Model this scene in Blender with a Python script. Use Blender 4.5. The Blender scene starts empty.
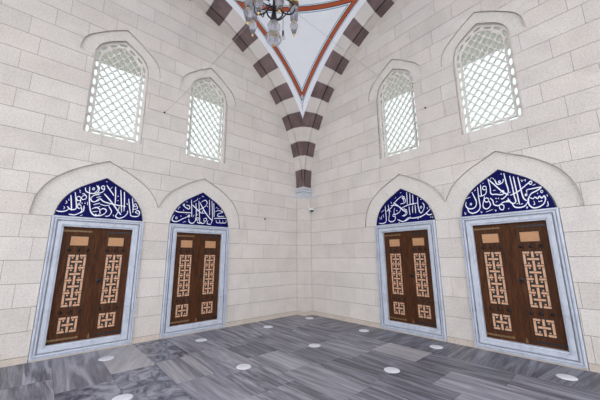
import bpy, bmesh, math, random
from mathutils import Vector, Matrix
PI = math.pi
rnd = random.Random(7)
scene = bpy.context.scene
COL = scene.collection
C = 5.02        # half the arch span: the room centre is (-C, -C), the corner is the origin
D = 0.315       # how far arches and pilasters stand out from the walls
RI, RE, ZC = 4.70, 5.27, 3.62   # arch inner and outer radius, springing height
SKY = 3.0; EXPO = -0.17
STROKES = {
 1: [
  (1, [(-0.682,0.089),(-0.612,0.081),(-0.546,0.104),(-0.512,0.146)]),
  (1, [(-0.515,0.396),(-0.489,0.236),(-0.473,0.116)]),
  (1, [(-0.459,0.456),(-0.431,0.314),(-0.409,0.171),(-0.443,0.135),(-0.497,0.138),(-0.541,0.184)]),
  (0.8, [(-0.364,0.351),(-0.368,0.324),(-0.385,0.308),(-0.406,0.31),(-0.422,0.329),(-0.425,0.356),(-0.414,0.379),(-0.394,0.386),(-0.374,0.375),(-0.364,0.351)]),
  (0.9, [(-0.364,0.334),(-0.367,0.27),(-0.409,0.232)]),
  (0.8, [(-0.341,0.202),(-0.345,0.179),(-0.359,0.166),(-0.378,0.168),(-0.392,0.184),(-0.395,0.208),(-0.385,0.228),(-0.368,0.234),(-0.35,0.224),(-0.341,0.202)]),
  (1, [(-0.34,0.195),(-0.327,0.115),(-0.413,0.041),(-0.503,0.046)]),
  (0.8, [(-0.354,0.443),(-0.328,0.446),(-0.287,0.404),(-0.291,0.356),(-0.334,0.336),(-0.356,0.361),(-0.342,0.401),(-0.303,0.426)]),
  (1, [(-0.345,0.266),(-0.33,0.267)]),
  (1, [(-0.3,0.269),(-0.285,0.271)]),
  (1, [(-0.302,0.223),(-0.299,0.129),(-0.345,0.078)]),
  (1.1, [(-0.257,0.591),(-0.239,0.387),(-0.219,0.245),(-0.188,0.124),(-0.135,0.063),(-0.076,0.056),(-0.041,0.101)]),
  (1, [(-0.32,0.568),(-0.3,0.499),(-0.22,0.47),(-0.129,0.495),(-0.104,0.573),(-0.129,0.636)]),
  (0.8, [(-0.176,0.567),(-0.179,0.554),(-0.187,0.546),(-0.198,0.546),(-0.205,0.555),(-0.207,0.569),(-0.201,0.58),(-0.191,0.584),(-0.181,0.579),(-0.176,0.567)]),
  (1, [(-0.082,0.47),(-0.173,0.437),(-0.216,0.366),(-0.167,0.312),(-0.08,0.359)]),
  (0.9, [(-0.161,0.257),(-0.064,0.303)]),
  (0.9, [(-0.177,0.173),(-0.113,0.214),(-0.05,0.177)]),
  (0.5, [(-0.571,0.284),(-0.553,0.252),(-0.575,0.23)]),
  (0.6, [(-0.403,0.512),(-0.382,0.491)]),
  (0.6, [(-0.399,0.479),(-0.379,0.463)]),
  (0.5, [(-0.59,0.178),(-0.573,0.153),(-0.59,0.128)]),
  (0.5, [(-0.537,0.323),(-0.529,0.289)]),
  (0.5, [(-0.258,0.3),(-0.251,0.241)]),
  (0.6, [(-0.165,0.119),(-0.085,0.14)]),
  (0.5, [(-0.339,0.032),(-0.301,0.052)]),
  (0.9, [(-0.151,0.64),(-0.122,0.575),(-0.147,0.517),(-0.172,0.494)]),
  (0.9, [(-0.021,0.616),(-0.025,0.595),(-0.039,0.581),(-0.057,0.582),(-0.07,0.597),(-0.073,0.619),(-0.063,0.638),(-0.046,0.645),(-0.03,0.636),(-0.021,0.616)]),
  (1, [(-0.015,0.597),(-0.044,0.525),(-0.123,0.484)]),
  (0.9, [(0.008,0.667),(0.05,0.608),(0.123,0.512),(0.144,0.477)]),
  (0.6, [(0.104,0.649),(0.069,0.585)]),
  (1.1, [(-0.014,0.492),(0.068,0.404),(0.163,0.29),(0.252,0.169),(0.306,0.109)]),
  (1, [(-0.144,0.315),(-0.077,0.384),(-0.007,0.337),(0.077,0.317),(0.184,0.298),(0.369,0.284)]),
  (1, [(0.156,0.658),(0.176,0.469),(0.184,0.293)]),
  (1, [(0.252,0.609),(0.279,0.406),(0.31,0.155)]),
  (1, [(0.317,0.579),(0.336,0.413),(0.35,0.185)]),
  (1, [(0.408,0.449),(0.439,0.271),(0.476,0.115)]),
  (1, [(0.473,0.471),(0.503,0.278),(0.507,0.175)]),
  (1, [(-0.118,0.083),(-0.056,0.056),(0.023,0.097),(0.056,0.167),(0.0,0.202),(-0.051,0.158),(-0.034,0.106)]),
  (0.9, [(0.084,0.256),(0.14,0.158),(0.107,0.073),(0.044,0.055)]),
  (1, [(0.261,0.271),(0.246,0.149),(0.218,0.071),(0.279,0.037),(0.361,0.074),(0.411,0.145),(0.414,0.204)]),
  (1, [(0.463,0.119),(0.521,0.094),(0.613,0.112),(0.632,0.182),(0.589,0.225),(0.556,0.185),(0.614,0.154)]),
  (0.8, [(0.562,0.332),(0.558,0.313),(0.544,0.302),(0.527,0.303),(0.515,0.317),(0.513,0.336),(0.522,0.352),(0.539,0.358),(0.555,0.35),(0.562,0.332)]),
  (0.8, [(0.565,0.325),(0.585,0.266),(0.496,0.238)]),
  (0.7, [(-0.061,0.283),(0.021,0.264),(0.101,0.283)]),
  (0.7, [(0.208,0.473),(0.229,0.476)]),
  (0.7, [(0.217,0.385),(0.238,0.388)]),
  (0.6, [(0.383,0.355),(0.403,0.319)]),
  (0.6, [(-0.134,0.401),(-0.058,0.431)]),
  (0.7, [(-0.131,0.195),(-0.056,0.235)]),
  (0.5, [(0.173,0.097),(0.187,0.068)]),
  (0.5, [(0.518,0.437),(0.53,0.399)]),
  (0.5, [(-0.01,0.745),(0.011,0.733)]),
 ],
 2: [
  (1.1, [(-0.622,0.201),(-0.662,0.13),(-0.651,0.068),(-0.559,0.062),(-0.432,0.136),(-0.305,0.203)]),
  (1.1, [(-0.28,0.21),(-0.284,0.196),(-0.296,0.188),(-0.31,0.189),(-0.32,0.199),(-0.321,0.213),(-0.313,0.225),(-0.299,0.229),(-0.286,0.223),(-0.28,0.21)]),
  (1.1, [(-0.618,0.308),(-0.532,0.278),(-0.237,0.289)]),
  (1, [(-0.456,0.448),(-0.364,0.384),(-0.301,0.372),(-0.304,0.438),(-0.374,0.458)]),
  (0.8, [(-0.418,0.457),(-0.421,0.446),(-0.43,0.44),(-0.44,0.441),(-0.448,0.448),(-0.449,0.459),(-0.442,0.469),(-0.432,0.472),(-0.422,0.467),(-0.418,0.457)]),
  (1, [(-0.27,0.594),(-0.25,0.401),(-0.235,0.195)]),
  (1.1, [(-0.301,0.138),(-0.28,0.066),(-0.202,0.048),(-0.145,0.114),(-0.144,0.175)]),
  (1.1, [(-0.238,0.479),(-0.125,0.386),(-0.007,0.298)]),
  (1, [(-0.159,0.531),(-0.14,0.366),(-0.132,0.171)]),
  (1, [(-0.09,0.588),(-0.068,0.373),(-0.047,0.16)]),
  (0.7, [(-0.557,0.144),(-0.561,0.13),(-0.572,0.122),(-0.585,0.124),(-0.594,0.133),(-0.595,0.147),(-0.588,0.159),(-0.575,0.162),(-0.563,0.156),(-0.557,0.144)]),
  (0.8, [(-0.49,0.195),(-0.472,0.183)]),
  (1, [(-0.105,0.089),(-0.05,0.06),(0.011,0.081)]),
  (0.6, [(-0.558,0.333),(-0.536,0.381),(-0.51,0.4)]),
  (0.5, [(-0.393,0.526),(-0.348,0.537)]),
  (0.7, [(-0.22,0.548),(-0.116,0.622)]),
  (0.5, [(-0.445,0.31),(-0.421,0.345)]),
  (0.5, [(-0.372,0.236),(-0.35,0.25)]),
  (0.6, [(-0.426,0.048),(-0.361,0.082)]),
  (0.7, [(-0.207,0.193),(-0.182,0.243)]),
  (0.5, [(-0.14,0.606),(-0.119,0.658)]),
  (1.2, [(-0.063,0.555),(0.074,0.344),(0.203,0.2),(0.267,0.157)]),
  (1, [(-0.028,0.572),(0.061,0.628),(0.115,0.577),(0.08,0.487),(-0.029,0.402),(-0.122,0.339)]),
  (1, [(0.169,0.652),(0.184,0.449),(0.194,0.273)]),
  (1, [(0.235,0.63),(0.258,0.408),(0.273,0.187),(0.242,0.067)]),
  (1, [(0.284,0.586),(0.302,0.413),(0.314,0.24)]),
  (1, [(0.316,0.203),(0.468,0.223),(0.636,0.233)]),
  (0.9, [(0.633,0.192),(0.636,0.129),(0.56,0.11),(0.546,0.172),(0.549,0.115),(0.48,0.109),(0.46,0.173),(0.458,0.115),(0.395,0.103),(0.366,0.165)]),
  (0.9, [(0.328,0.37),(0.426,0.413),(0.536,0.381),(0.415,0.324),(0.418,0.269),(0.579,0.279)]),
  (0.9, [(0.069,0.339),(0.063,0.318),(0.044,0.305),(0.023,0.307),(0.008,0.322),(0.006,0.343),(0.019,0.361),(0.041,0.367),(0.06,0.358),(0.069,0.339)]),
  (0.9, [(0.048,0.168),(0.113,0.193),(0.126,0.138),(0.073,0.117),(0.051,0.154)]),
  (0.9, [(-0.069,0.158),(-0.074,0.139),(-0.091,0.128),(-0.11,0.13),(-0.124,0.143),(-0.125,0.163),(-0.113,0.179),(-0.094,0.184),(-0.077,0.176),(-0.069,0.158)]),
  (1, [(-0.04,0.196),(-0.038,0.094),(0.022,0.06),(0.095,0.085)]),
  (0.9, [(0.161,0.141),(0.146,0.067),(0.243,0.05)]),
  (0.6, [(0.349,0.468),(0.387,0.497)]),
  (0.6, [(0.39,0.447),(0.423,0.471)]),
  (0.6, [(-0.025,0.72),(0.026,0.702)]),
  (0.5, [(-0.093,0.637),(-0.058,0.666)]),
  (0.6, [(0.115,0.491),(0.142,0.469)]),
  (0.5, [(0.483,0.457),(0.506,0.434)]),
  (0.8, [(-0.093,0.275),(-0.138,0.218)]),
 ],
 3: [
  (1.1, [(-0.628,0.058),(-0.513,0.045),(-0.429,0.097),(-0.426,0.292),(-0.43,0.46)]),
  (1.1, [(-0.366,0.109),(-0.308,0.065),(-0.225,0.077),(-0.183,0.132),(-0.189,0.192)]),
  (1, [(-0.347,0.474),(-0.331,0.281),(-0.36,0.116)]),
  (1, [(-0.406,0.323),(-0.284,0.384),(-0.134,0.539),(0.039,0.641)]),
  (1, [(-0.279,0.444),(-0.143,0.435),(0.013,0.329)]),
  (1.1, [(-0.202,0.509),(-0.086,0.407),(0.034,0.278)]),
  (1, [(0.083,0.579),(0.075,0.563),(0.057,0.556),(0.039,0.563),(0.027,0.579),(0.029,0.597),(0.043,0.609),(0.062,0.609),(0.078,0.597),(0.083,0.579)]),
  (1, [(0.089,0.563),(0.087,0.473),(-0.035,0.449)]),
  (0.8, [(-0.186,0.201),(-0.194,0.185),(-0.212,0.177),(-0.232,0.183),(-0.244,0.199),(-0.242,0.217),(-0.228,0.23),(-0.208,0.231),(-0.191,0.219),(-0.186,0.201)]),
  (0.9, [(-0.188,0.376),(-0.202,0.233),(-0.077,0.262),(-0.028,0.342)]),
  (0.9, [(0.113,0.275),(0.105,0.259),(0.088,0.252),(0.07,0.258),(0.059,0.273),(0.06,0.291),(0.074,0.303),(0.092,0.304),(0.108,0.293),(0.113,0.275)]),
  (1, [(0.112,0.263),(0.098,0.193),(0.013,0.154)]),
  (1.1, [(-0.132,0.102),(0.004,0.04),(0.127,0.113)]),
  (1, [(0.142,0.702),(0.139,0.575),(0.135,0.466)]),
  (0.6, [(-0.545,0.32),(-0.454,0.373)]),
  (0.6, [(-0.551,0.23),(-0.552,0.14)]),
  (0.6, [(-0.598,0.197),(-0.587,0.144)]),
  (0.5, [(-0.272,0.539),(-0.248,0.485)]),
  (0.8, [(-0.012,0.724),(0.002,0.707)]),
  (0.6, [(-0.152,0.321),(-0.114,0.292)]),
  (0.6, [(-0.502,0.263),(-0.491,0.185)]),
  (0.5, [(-0.157,0.598),(-0.127,0.631)]),
  (0.7, [(-0.109,0.034),(-0.091,0.02)]),
  (0.7, [(-0.368,0.374),(-0.29,0.301)]),
  (1, [(0.14,0.686),(0.142,0.564),(0.135,0.421)]),
  (1, [(0.213,0.664),(0.211,0.53),(0.2,0.398)]),
  (1, [(0.278,0.615),(0.277,0.497),(0.269,0.384)]),
  (1, [(0.388,0.547),(0.381,0.346),(0.406,0.231)]),
  (1, [(0.173,0.363),(0.173,0.26),(0.18,0.169)]),
  (1, [(0.254,0.368),(0.242,0.207)]),
  (1, [(0.315,0.377),(0.313,0.198)]),
  (1, [(0.002,0.356),(0.152,0.401),(0.369,0.415)]),
  (1, [(0.384,0.26),(0.433,0.184),(0.498,0.259),(0.515,0.345),(0.485,0.402)]),
  (0.7, [(0.465,0.307),(0.459,0.295),(0.447,0.29),(0.434,0.294),(0.426,0.306),(0.427,0.319),(0.437,0.329),(0.45,0.329),(0.461,0.321),(0.465,0.307)]),
  (1.1, [(0.122,0.112),(0.271,0.092),(0.449,0.116),(0.569,0.185),(0.645,0.253)]),
  (1, [(0.541,0.162),(0.598,0.125),(0.667,0.134)]),
  (1.1, [(-0.025,0.036),(0.099,0.065),(0.185,0.128)]),
  (0.9, [(0.078,0.295),(0.07,0.28),(0.054,0.274),(0.036,0.279),(0.025,0.293),(0.027,0.311),(0.04,0.322),(0.058,0.323),(0.073,0.312),(0.078,0.295)]),
  (0.9, [(0.077,0.284),(0.072,0.204),(-0.014,0.168)]),
  (1, [(0.623,0.071),(0.639,0.069)]),
  (1, [(0.66,0.069),(0.677,0.067)]),
  (1, [(0.347,0.07),(0.364,0.068)]),
  (0.8, [(0.449,0.492),(0.469,0.475)]),
  (0.6, [(0.615,0.302),(0.638,0.277)]),
  (0.6, [(0.571,0.286),(0.589,0.256)]),
  (0.9, [(0.052,0.602),(0.052,0.485)]),
  (0.6, [(0.403,0.099),(0.424,0.084)]),
 ],
 4: [
  (1.05, [(-0.588,0.29),(-0.605,0.223),(-0.568,0.159),(-0.49,0.149),(-0.434,0.189),(-0.416,0.274),(-0.443,0.376),(-0.469,0.464)]),
  (0.8, [(-0.498,0.235),(-0.502,0.226),(-0.51,0.222),(-0.518,0.225),(-0.523,0.234),(-0.522,0.243),(-0.516,0.25),(-0.507,0.251),(-0.5,0.245),(-0.498,0.235)]),
  (1.1, [(-0.364,0.541),(-0.367,0.334),(-0.363,0.165),(-0.412,0.086),(-0.501,0.058),(-0.562,0.095),(-0.577,0.155)]),
  (0.9, [(-0.31,0.584),(-0.316,0.446),(-0.317,0.362)]),
  (0.85, [(-0.222,0.502),(-0.232,0.48),(-0.251,0.472),(-0.271,0.48),(-0.282,0.501),(-0.28,0.525),(-0.264,0.541),(-0.243,0.541),(-0.227,0.526),(-0.222,0.502)]),
  (0.9, [(-0.223,0.483),(-0.243,0.398),(-0.317,0.364),(-0.362,0.377)]),
  (0.9, [(-0.211,0.271),(-0.222,0.247),(-0.244,0.237),(-0.266,0.245),(-0.279,0.268),(-0.276,0.295),(-0.258,0.313),(-0.235,0.314),(-0.216,0.298),(-0.211,0.271)]),
  (1, [(-0.211,0.257),(-0.192,0.184),(-0.231,0.124),(-0.284,0.117),(-0.314,0.182),(-0.269,0.352)]),
  (1, [(-0.178,0.666),(-0.16,0.514),(-0.16,0.381),(-0.08,0.358),(-0.006,0.336),(0.039,0.36),(0.026,0.409),(-0.016,0.374)]),
  (1.1, [(-0.173,0.66),(-0.076,0.521),(0.02,0.387),(0.1,0.313)]),
  (1.1, [(0.08,0.719),(0.092,0.539),(0.104,0.372),(0.024,0.271),(-0.019,0.26)]),
  (1, [(-0.074,0.635),(-0.042,0.538),(0.037,0.555),(0.06,0.62)]),
  (0.9, [(0.009,0.575),(0.004,0.565),(-0.004,0.561),(-0.013,0.565),(-0.018,0.575),(-0.016,0.586),(-0.009,0.593),(0.0,0.593),(0.007,0.586),(0.009,0.575)]),
  (1.05, [(-0.185,0.305),(-0.148,0.247),(-0.138,0.176),(-0.067,0.148),(0.015,0.199),(0.107,0.19)]),
  (0.9, [(-0.049,0.168),(0.007,0.137),(-0.009,0.067),(-0.053,0.082),(-0.064,0.147)]),
  (1, [(-0.101,0.284),(-0.086,0.282)]),
  (1, [(-0.065,0.278),(-0.05,0.276)]),
  (1.1, [(0.055,0.216),(0.111,0.221)]),
  (0.5, [(-0.641,0.1),(-0.633,0.049),(-0.616,0.087)]),
  (0.5, [(-0.362,0.084),(-0.354,0.045),(-0.339,0.072)]),
  (0.5, [(-0.133,0.087),(-0.126,0.05),(-0.111,0.075)]),
  (0.5, [(-0.28,0.055),(-0.163,0.091)]),
  (0.5, [(-0.586,0.354),(-0.508,0.377)]),
  (0.5, [(-0.148,0.65),(-0.107,0.685)]),
  (0.5, [(-0.097,0.673),(-0.085,0.637)]),
  (0.6, [(0.033,0.723),(0.046,0.703)]),
  (0.5, [(-0.274,0.589),(-0.255,0.61)]),
  (0.5, [(-0.431,0.479),(-0.398,0.505)]),
  (0.6, [(-0.12,0.435),(-0.081,0.433)]),
  (0.6, [(-0.108,0.211),(-0.076,0.229)]),
  (1.1, [(0.158,0.654),(0.173,0.45),(0.18,0.279),(0.189,0.182),(0.146,0.153),(0.095,0.21),(0.086,0.261)]),
  (1.1, [(0.21,0.629),(0.219,0.441),(0.229,0.249),(0.234,0.123)]),
  (1.1, [(0.272,0.606),(0.284,0.428),(0.301,0.237),(0.341,0.172)]),
  (1.05, [(0.125,0.304),(0.243,0.351),(0.374,0.451),(0.427,0.484)]),
  (0.95, [(0.451,0.466),(0.444,0.451),(0.432,0.444),(0.419,0.45),(0.412,0.465),(0.414,0.483),(0.425,0.494),(0.438,0.495),(0.449,0.483),(0.451,0.466)]),
  (1.1, [(0.363,0.312),(0.365,0.356),(0.451,0.366),(0.556,0.368),(0.498,0.323),(0.417,0.285),(0.374,0.215),(0.361,0.117),(0.402,0.047),(0.473,0.042),(0.55,0.086),(0.586,0.164),(0.575,0.22),(0.545,0.191),(0.511,0.222),(0.49,0.187),(0.455,0.219),(0.428,0.193),(0.391,0.22)]),
  (1, [(0.358,0.274),(0.354,0.265),(0.346,0.261),(0.339,0.264),(0.334,0.273),(0.336,0.283),(0.342,0.29),(0.35,0.29),(0.356,0.284),(0.358,0.274)]),
  (1.05, [(0.131,0.155),(0.172,0.083),(0.28,0.077),(0.347,0.141),(0.364,0.216)]),
  (0.6, [(0.57,0.293),(0.565,0.281),(0.556,0.276),(0.547,0.28),(0.542,0.291),(0.544,0.304),(0.551,0.313),(0.561,0.313),(0.569,0.305),(0.57,0.293)]),
  (0.6, [(0.606,0.123),(0.605,0.053),(0.583,0.048)]),
  (0.5, [(0.325,0.079),(0.327,0.04),(0.342,0.073)]),
  (0.55, [(0.433,0.158),(0.438,0.098),(0.418,0.096)]),
  (0.6, [(0.494,0.149),(0.505,0.13),(0.54,0.15),(0.527,0.127)]),
  (0.5, [(0.311,0.553),(0.32,0.515),(0.339,0.547)]),
  (0.6, [(0.193,0.133),(0.217,0.152)]),
  (0.5, [(0.612,0.239),(0.619,0.2)]),
  (0.5, [(0.451,0.418),(0.494,0.436)]),
  (0.6, [(0.491,0.268),(0.505,0.279)]),
  (0.6, [(0.136,0.366),(0.112,0.347)]),
  (0.5, [(0.346,0.527),(0.372,0.54),(0.364,0.506)]),
  (0.6, [(0.249,0.125),(0.284,0.133)]),
  (0.5, [(0.061,0.062),(0.082,0.082)]),
 ],
}
JOINTS = {'left':{3:[1.96],4:[1.06,1.84],5:[0.6,1.52],6:[1.0,2.04],7:[1.46],8:[0.68,1.72],9:[0.79,1.86,4.27,6.58],10:[1.27,2.04,3.06,4.11,6.15],11:[1.43,2.26,4.7,6.3],12:[0.61,1.7,6.72],13:[1.14,2.07,6.57],14:[1.65,6.76],15:[1.99,6.55],16:[1.7,6.72],17:[4.19,6.4],18:[3.56,6.21],19:[2.37,3.13,4.15,5.08],20:[2.65,3.22,3.75,4.75],21:[3.03,3.94,4.43]},'right':{1:[0.82,1.66],2:[1.07,1.85],3:[1.24,2.16],4:[0.85,1.71],5:[1.9],6:[1.51],7:[0.74,1.79],8:[1.99],9:[1.8,5.63],10:[1.24,1.96,2.8,4.73,5.75],11:[1.47,2.26,6.29],12:[1.91],13:[2.22,6.46],14:[1.16,6.25],15:[2.02,6.7],16:[1.3,2.23,6.54],17:[1.7],18:[4.37,5.37],19:[3.87,4.84],20:[3.5,4.49],21:[3.71],22:[3.83]}}
# ------------------------------------------------------------------ helpers
def obj(name, bm_or_me, mats, parent=None, kind=None, smooth=False, label=None):
    if isinstance(bm_or_me, bmesh.types.BMesh):
        me = bpy.data.meshes.new(name); bm_or_me.to_mesh(me); bm_or_me.free()
    else:
        me = bm_or_me; me.name = name
    o = bpy.data.objects.new(name, me); COL.objects.link(o)
    if not isinstance(mats, (list, tuple)): mats = [mats]
    idx = [p.material_index for p in me.polygons]
    me.materials.clear()
    for m in mats: me.materials.append(m)
    for p, k in zip(me.polygons, idx): p.material_index = min(k, len(mats)-1)
    if smooth:
        for p in me.polygons: p.use_smooth = True
    if parent is not None: o.parent = parent
    if kind: o['kind'] = kind
    if label: o['label'] = label
    return o
def empty(name, loc=(0, 0, 0), rz=0, label=None, cat=None, group=None, kind=None):
    o = bpy.data.objects.new(name, None); COL.objects.link(o)
    o.location = loc; o.rotation_euler = (0, 0, rz); o.empty_display_size = .1
    return tag(o, label, cat, group, kind)
def tag(o, label=None, cat=None, group=None, kind=None):
    if label: o['label'] = label
    if cat: o['category'] = cat
    if group: o['group'] = group
    if kind: o['kind'] = kind
    return o
def copy_tree(o, parent=None):
    c = o.copy(); COL.objects.link(c)
    if parent is not None: c.parent = parent
    for ch in list(KIDS.get(o.name, [])) or [x for x in COL.objects if x.parent == o]:
        copy_tree(ch, c)
    return c
KIDS = {}
def box(bm, x0, x1, y0, y1, z0, z1, mi=0, bev=0):
    vs = [bm.verts.new(p) for p in ((x0,y0,z0),(x1,y0,z0),(x1,y1,z0),(x0,y1,z0),(x0,y0,z1),(x1,y0,z1),(x1,y1,z1),(x0,y1,z1))]
    fs = [bm.faces.new([vs[i] for i in q]) for q in ((3,2,1,0),(4,5,6,7),(0,1,5,4),(1,2,6,5),(2,3,7,6),(3,0,4,7))]
    for f in fs: f.material_index = mi
    if bev:
        es = list({e for f in fs for e in f.edges})
        bmesh.ops.bevel(bm, geom=es, offset=bev, segments=2, affect='EDGES', profile=.5)
    return fs
def prism(bm, poly, y0, y1, mi=0):
    """closed prism over an (x,z) polygon between depths y0 (front) and y1 (back)"""
    a = [bm.verts.new((x, y0, z)) for x, z in poly]
    b = [bm.verts.new((x, y1, z)) for x, z in poly]
    n = len(poly); fs = []
    ar = sum(poly[i][0]*poly[(i+1) % n][1]-poly[(i+1) % n][0]*poly[i][1] for i in range(n))
    if ar > 0:
        fs.append(bm.faces.new(a)); fs.append(bm.faces.new(b[::-1]))
        for i in range(n): j = (i+1) % n; fs.append(bm.faces.new((a[j], a[i], b[i], b[j])))
    else:
        fs.append(bm.faces.new(a[::-1])); fs.append(bm.faces.new(b))
        for i in range(n): j = (i+1) % n; fs.append(bm.faces.new((a[i], a[j], b[j], b[i])))
    for f in fs: f.material_index = mi
    return fs
def lathe(bm, prof, n=16, c=(0, 0, 0), mi=0, ang=None):
    rings = []
    for r, z in prof:
        rings.append([bm.verts.new((c[0]+r*math.cos(2*PI*i/n), c[1]+r*math.sin(2*PI*i/n), c[2]+z)) for i in range(n)] if r > 1e-5 else [bm.verts.new((c[0], c[1], c[2]+z))])
    for a, b in zip(rings, rings[1:]):
        for i in range(n):
            j = (i+1) % n
            if len(a) == 1 and len(b) == 1: continue
            if len(a) == 1: f = bm.faces.new((a[0], b[j], b[i]))
            elif len(b) == 1: f = bm.faces.new((a[i], a[j], b[0]))
            else: f = bm.faces.new((a[i], a[j], b[j], b[i]))
            f.material_index = mi; f.smooth = True
def tube(bm, pts, r, n=8, mi=0, close=False):
    pts = [Vector(p) for p in pts]; rings = []
    up = Vector((0, 0, 1))
    for i, p in enumerate(pts):
        t = (pts[min(i+1, len(pts)-1)]-pts[max(i-1, 0)]).normalized()
        if abs(t.dot(up)) > .98: up = Vector((1, 0, 0))
        a = t.cross(up).normalized(); b = a.cross(t).normalized(); up = b
        rr = r[i] if isinstance(r, (list, tuple)) else r
        rings.append([bm.verts.new(p+a*rr*math.cos(2*PI*k/n)+b*rr*math.sin(2*PI*k/n)) for k in range(n)])
    for a, b in zip(rings, rings[1:]):
        for k in range(n):
            f = bm.faces.new((a[k], a[(k+1) % n], b[(k+1) % n], b[k])); f.material_index = mi; f.smooth = True
    bm.faces.new(rings[0][::-1]).material_index = mi; bm.faces.new(rings[-1]).material_index = mi
def catmull(pts, m=6, closed=False):
    n = len(pts); out = []
    if n < 3 and not closed:
        return [tuple(pts[0][k]+(pts[-1][k]-pts[0][k])*i/m for k in range(2)) for i in range(m+1)]
    rng = range(n if closed else n-1)
    for i in rng:
        if closed: p0, p1, p2, p3 = pts[(i-1) % n], pts[i], pts[(i+1) % n], pts[(i+2) % n]
        else: p0, p1, p2, p3 = pts[max(i-1, 0)], pts[i], pts[i+1], pts[min(i+2, n-1)]
        for j in range(m):
            t = j/m
            out.append(tuple(.5*((2*p1[k])+(-p0[k]+p2[k])*t+(2*p0[k]-5*p1[k]+4*p2[k]-p3[k])*t*t+(-p0[k]+3*p1[k]-3*p2[k]+p3[k])*t**3) for k in range(2)))
    if not closed: out.append(tuple(pts[-1]))
    return out
def clip(poly, conv):
    """clip a polygon against a convex counter-clockwise polygon"""
    out = poly
    n = len(conv)
    for i in range(n):
        a, b = conv[i], conv[(i+1) % n]; inp = out; out = []
        if not inp: return []
        f = lambda p: (b[0]-a[0])*(p[1]-a[1])-(b[1]-a[1])*(p[0]-a[0])
        for j in range(len(inp)):
            p, q = inp[j-1], inp[j]; fp, fq = f(p), f(q)
            if fq >= 0:
                if fp < 0: t = fp/(fp-fq); out.append((p[0]+(q[0]-p[0])*t, p[1]+(q[1]-p[1])*t))
                out.append(q)
            elif fp >= 0:
                t = fp/(fp-fq); out.append((p[0]+(q[0]-p[0])*t, p[1]+(q[1]-p[1])*t))
    return out
def area(p): return .5*sum(p[i-1][0]*p[i][1]-p[i][0]*p[i-1][1] for i in range(len(p)))
def plate_with_holes(name, outer, holes, y, half):
    """flat plate (x,z) with holes, centred at depth y"""
    cu = bpy.data.curves.new(name, 'CURVE'); cu.dimensions = '2D'; cu.fill_mode = 'BOTH'; cu.extrude = half
    for pl in [outer]+holes:
        sp = cu.splines.new('POLY'); sp.points.add(len(pl)-1); sp.use_cyclic_u = True
        for k, (x, z) in enumerate(pl): sp.points[k].co = (x, z, 0, 1)
    o = bpy.data.objects.new(name, cu); COL.objects.link(o)
    dg = bpy.context.evaluated_depsgraph_get(); dg.update()
    me = bpy.data.meshes.new_from_object(o.evaluated_get(dg))
    bpy.data.objects.remove(o); bpy.data.curves.remove(cu)
    me.transform(Matrix(((1,0,0,0),(0,0,-1,y),(0,1,0,0),(0,0,0,1))))
    return me
def cut(me, cutter_bm):
    a = bpy.data.objects.new('a', me); COL.objects.link(a)
    cm = bpy.data.meshes.new('c'); bmesh.ops.recalc_face_normals(cutter_bm, faces=cutter_bm.faces); cutter_bm.to_mesh(cm); cutter_bm.free()
    b = bpy.data.objects.new('b', cm); COL.objects.link(b)
    md = a.modifiers.new('x', 'BOOLEAN'); md.operation = 'DIFFERENCE'; md.object = b; md.solver = 'EXACT'; md.use_self = True
    dg = bpy.context.evaluated_depsgraph_get(); dg.update()
    out = bpy.data.meshes.new_from_object(a.evaluated_get(dg))
    bpy.data.objects.remove(a); bpy.data.objects.remove(b); bpy.data.meshes.remove(cm)
    return out

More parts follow.
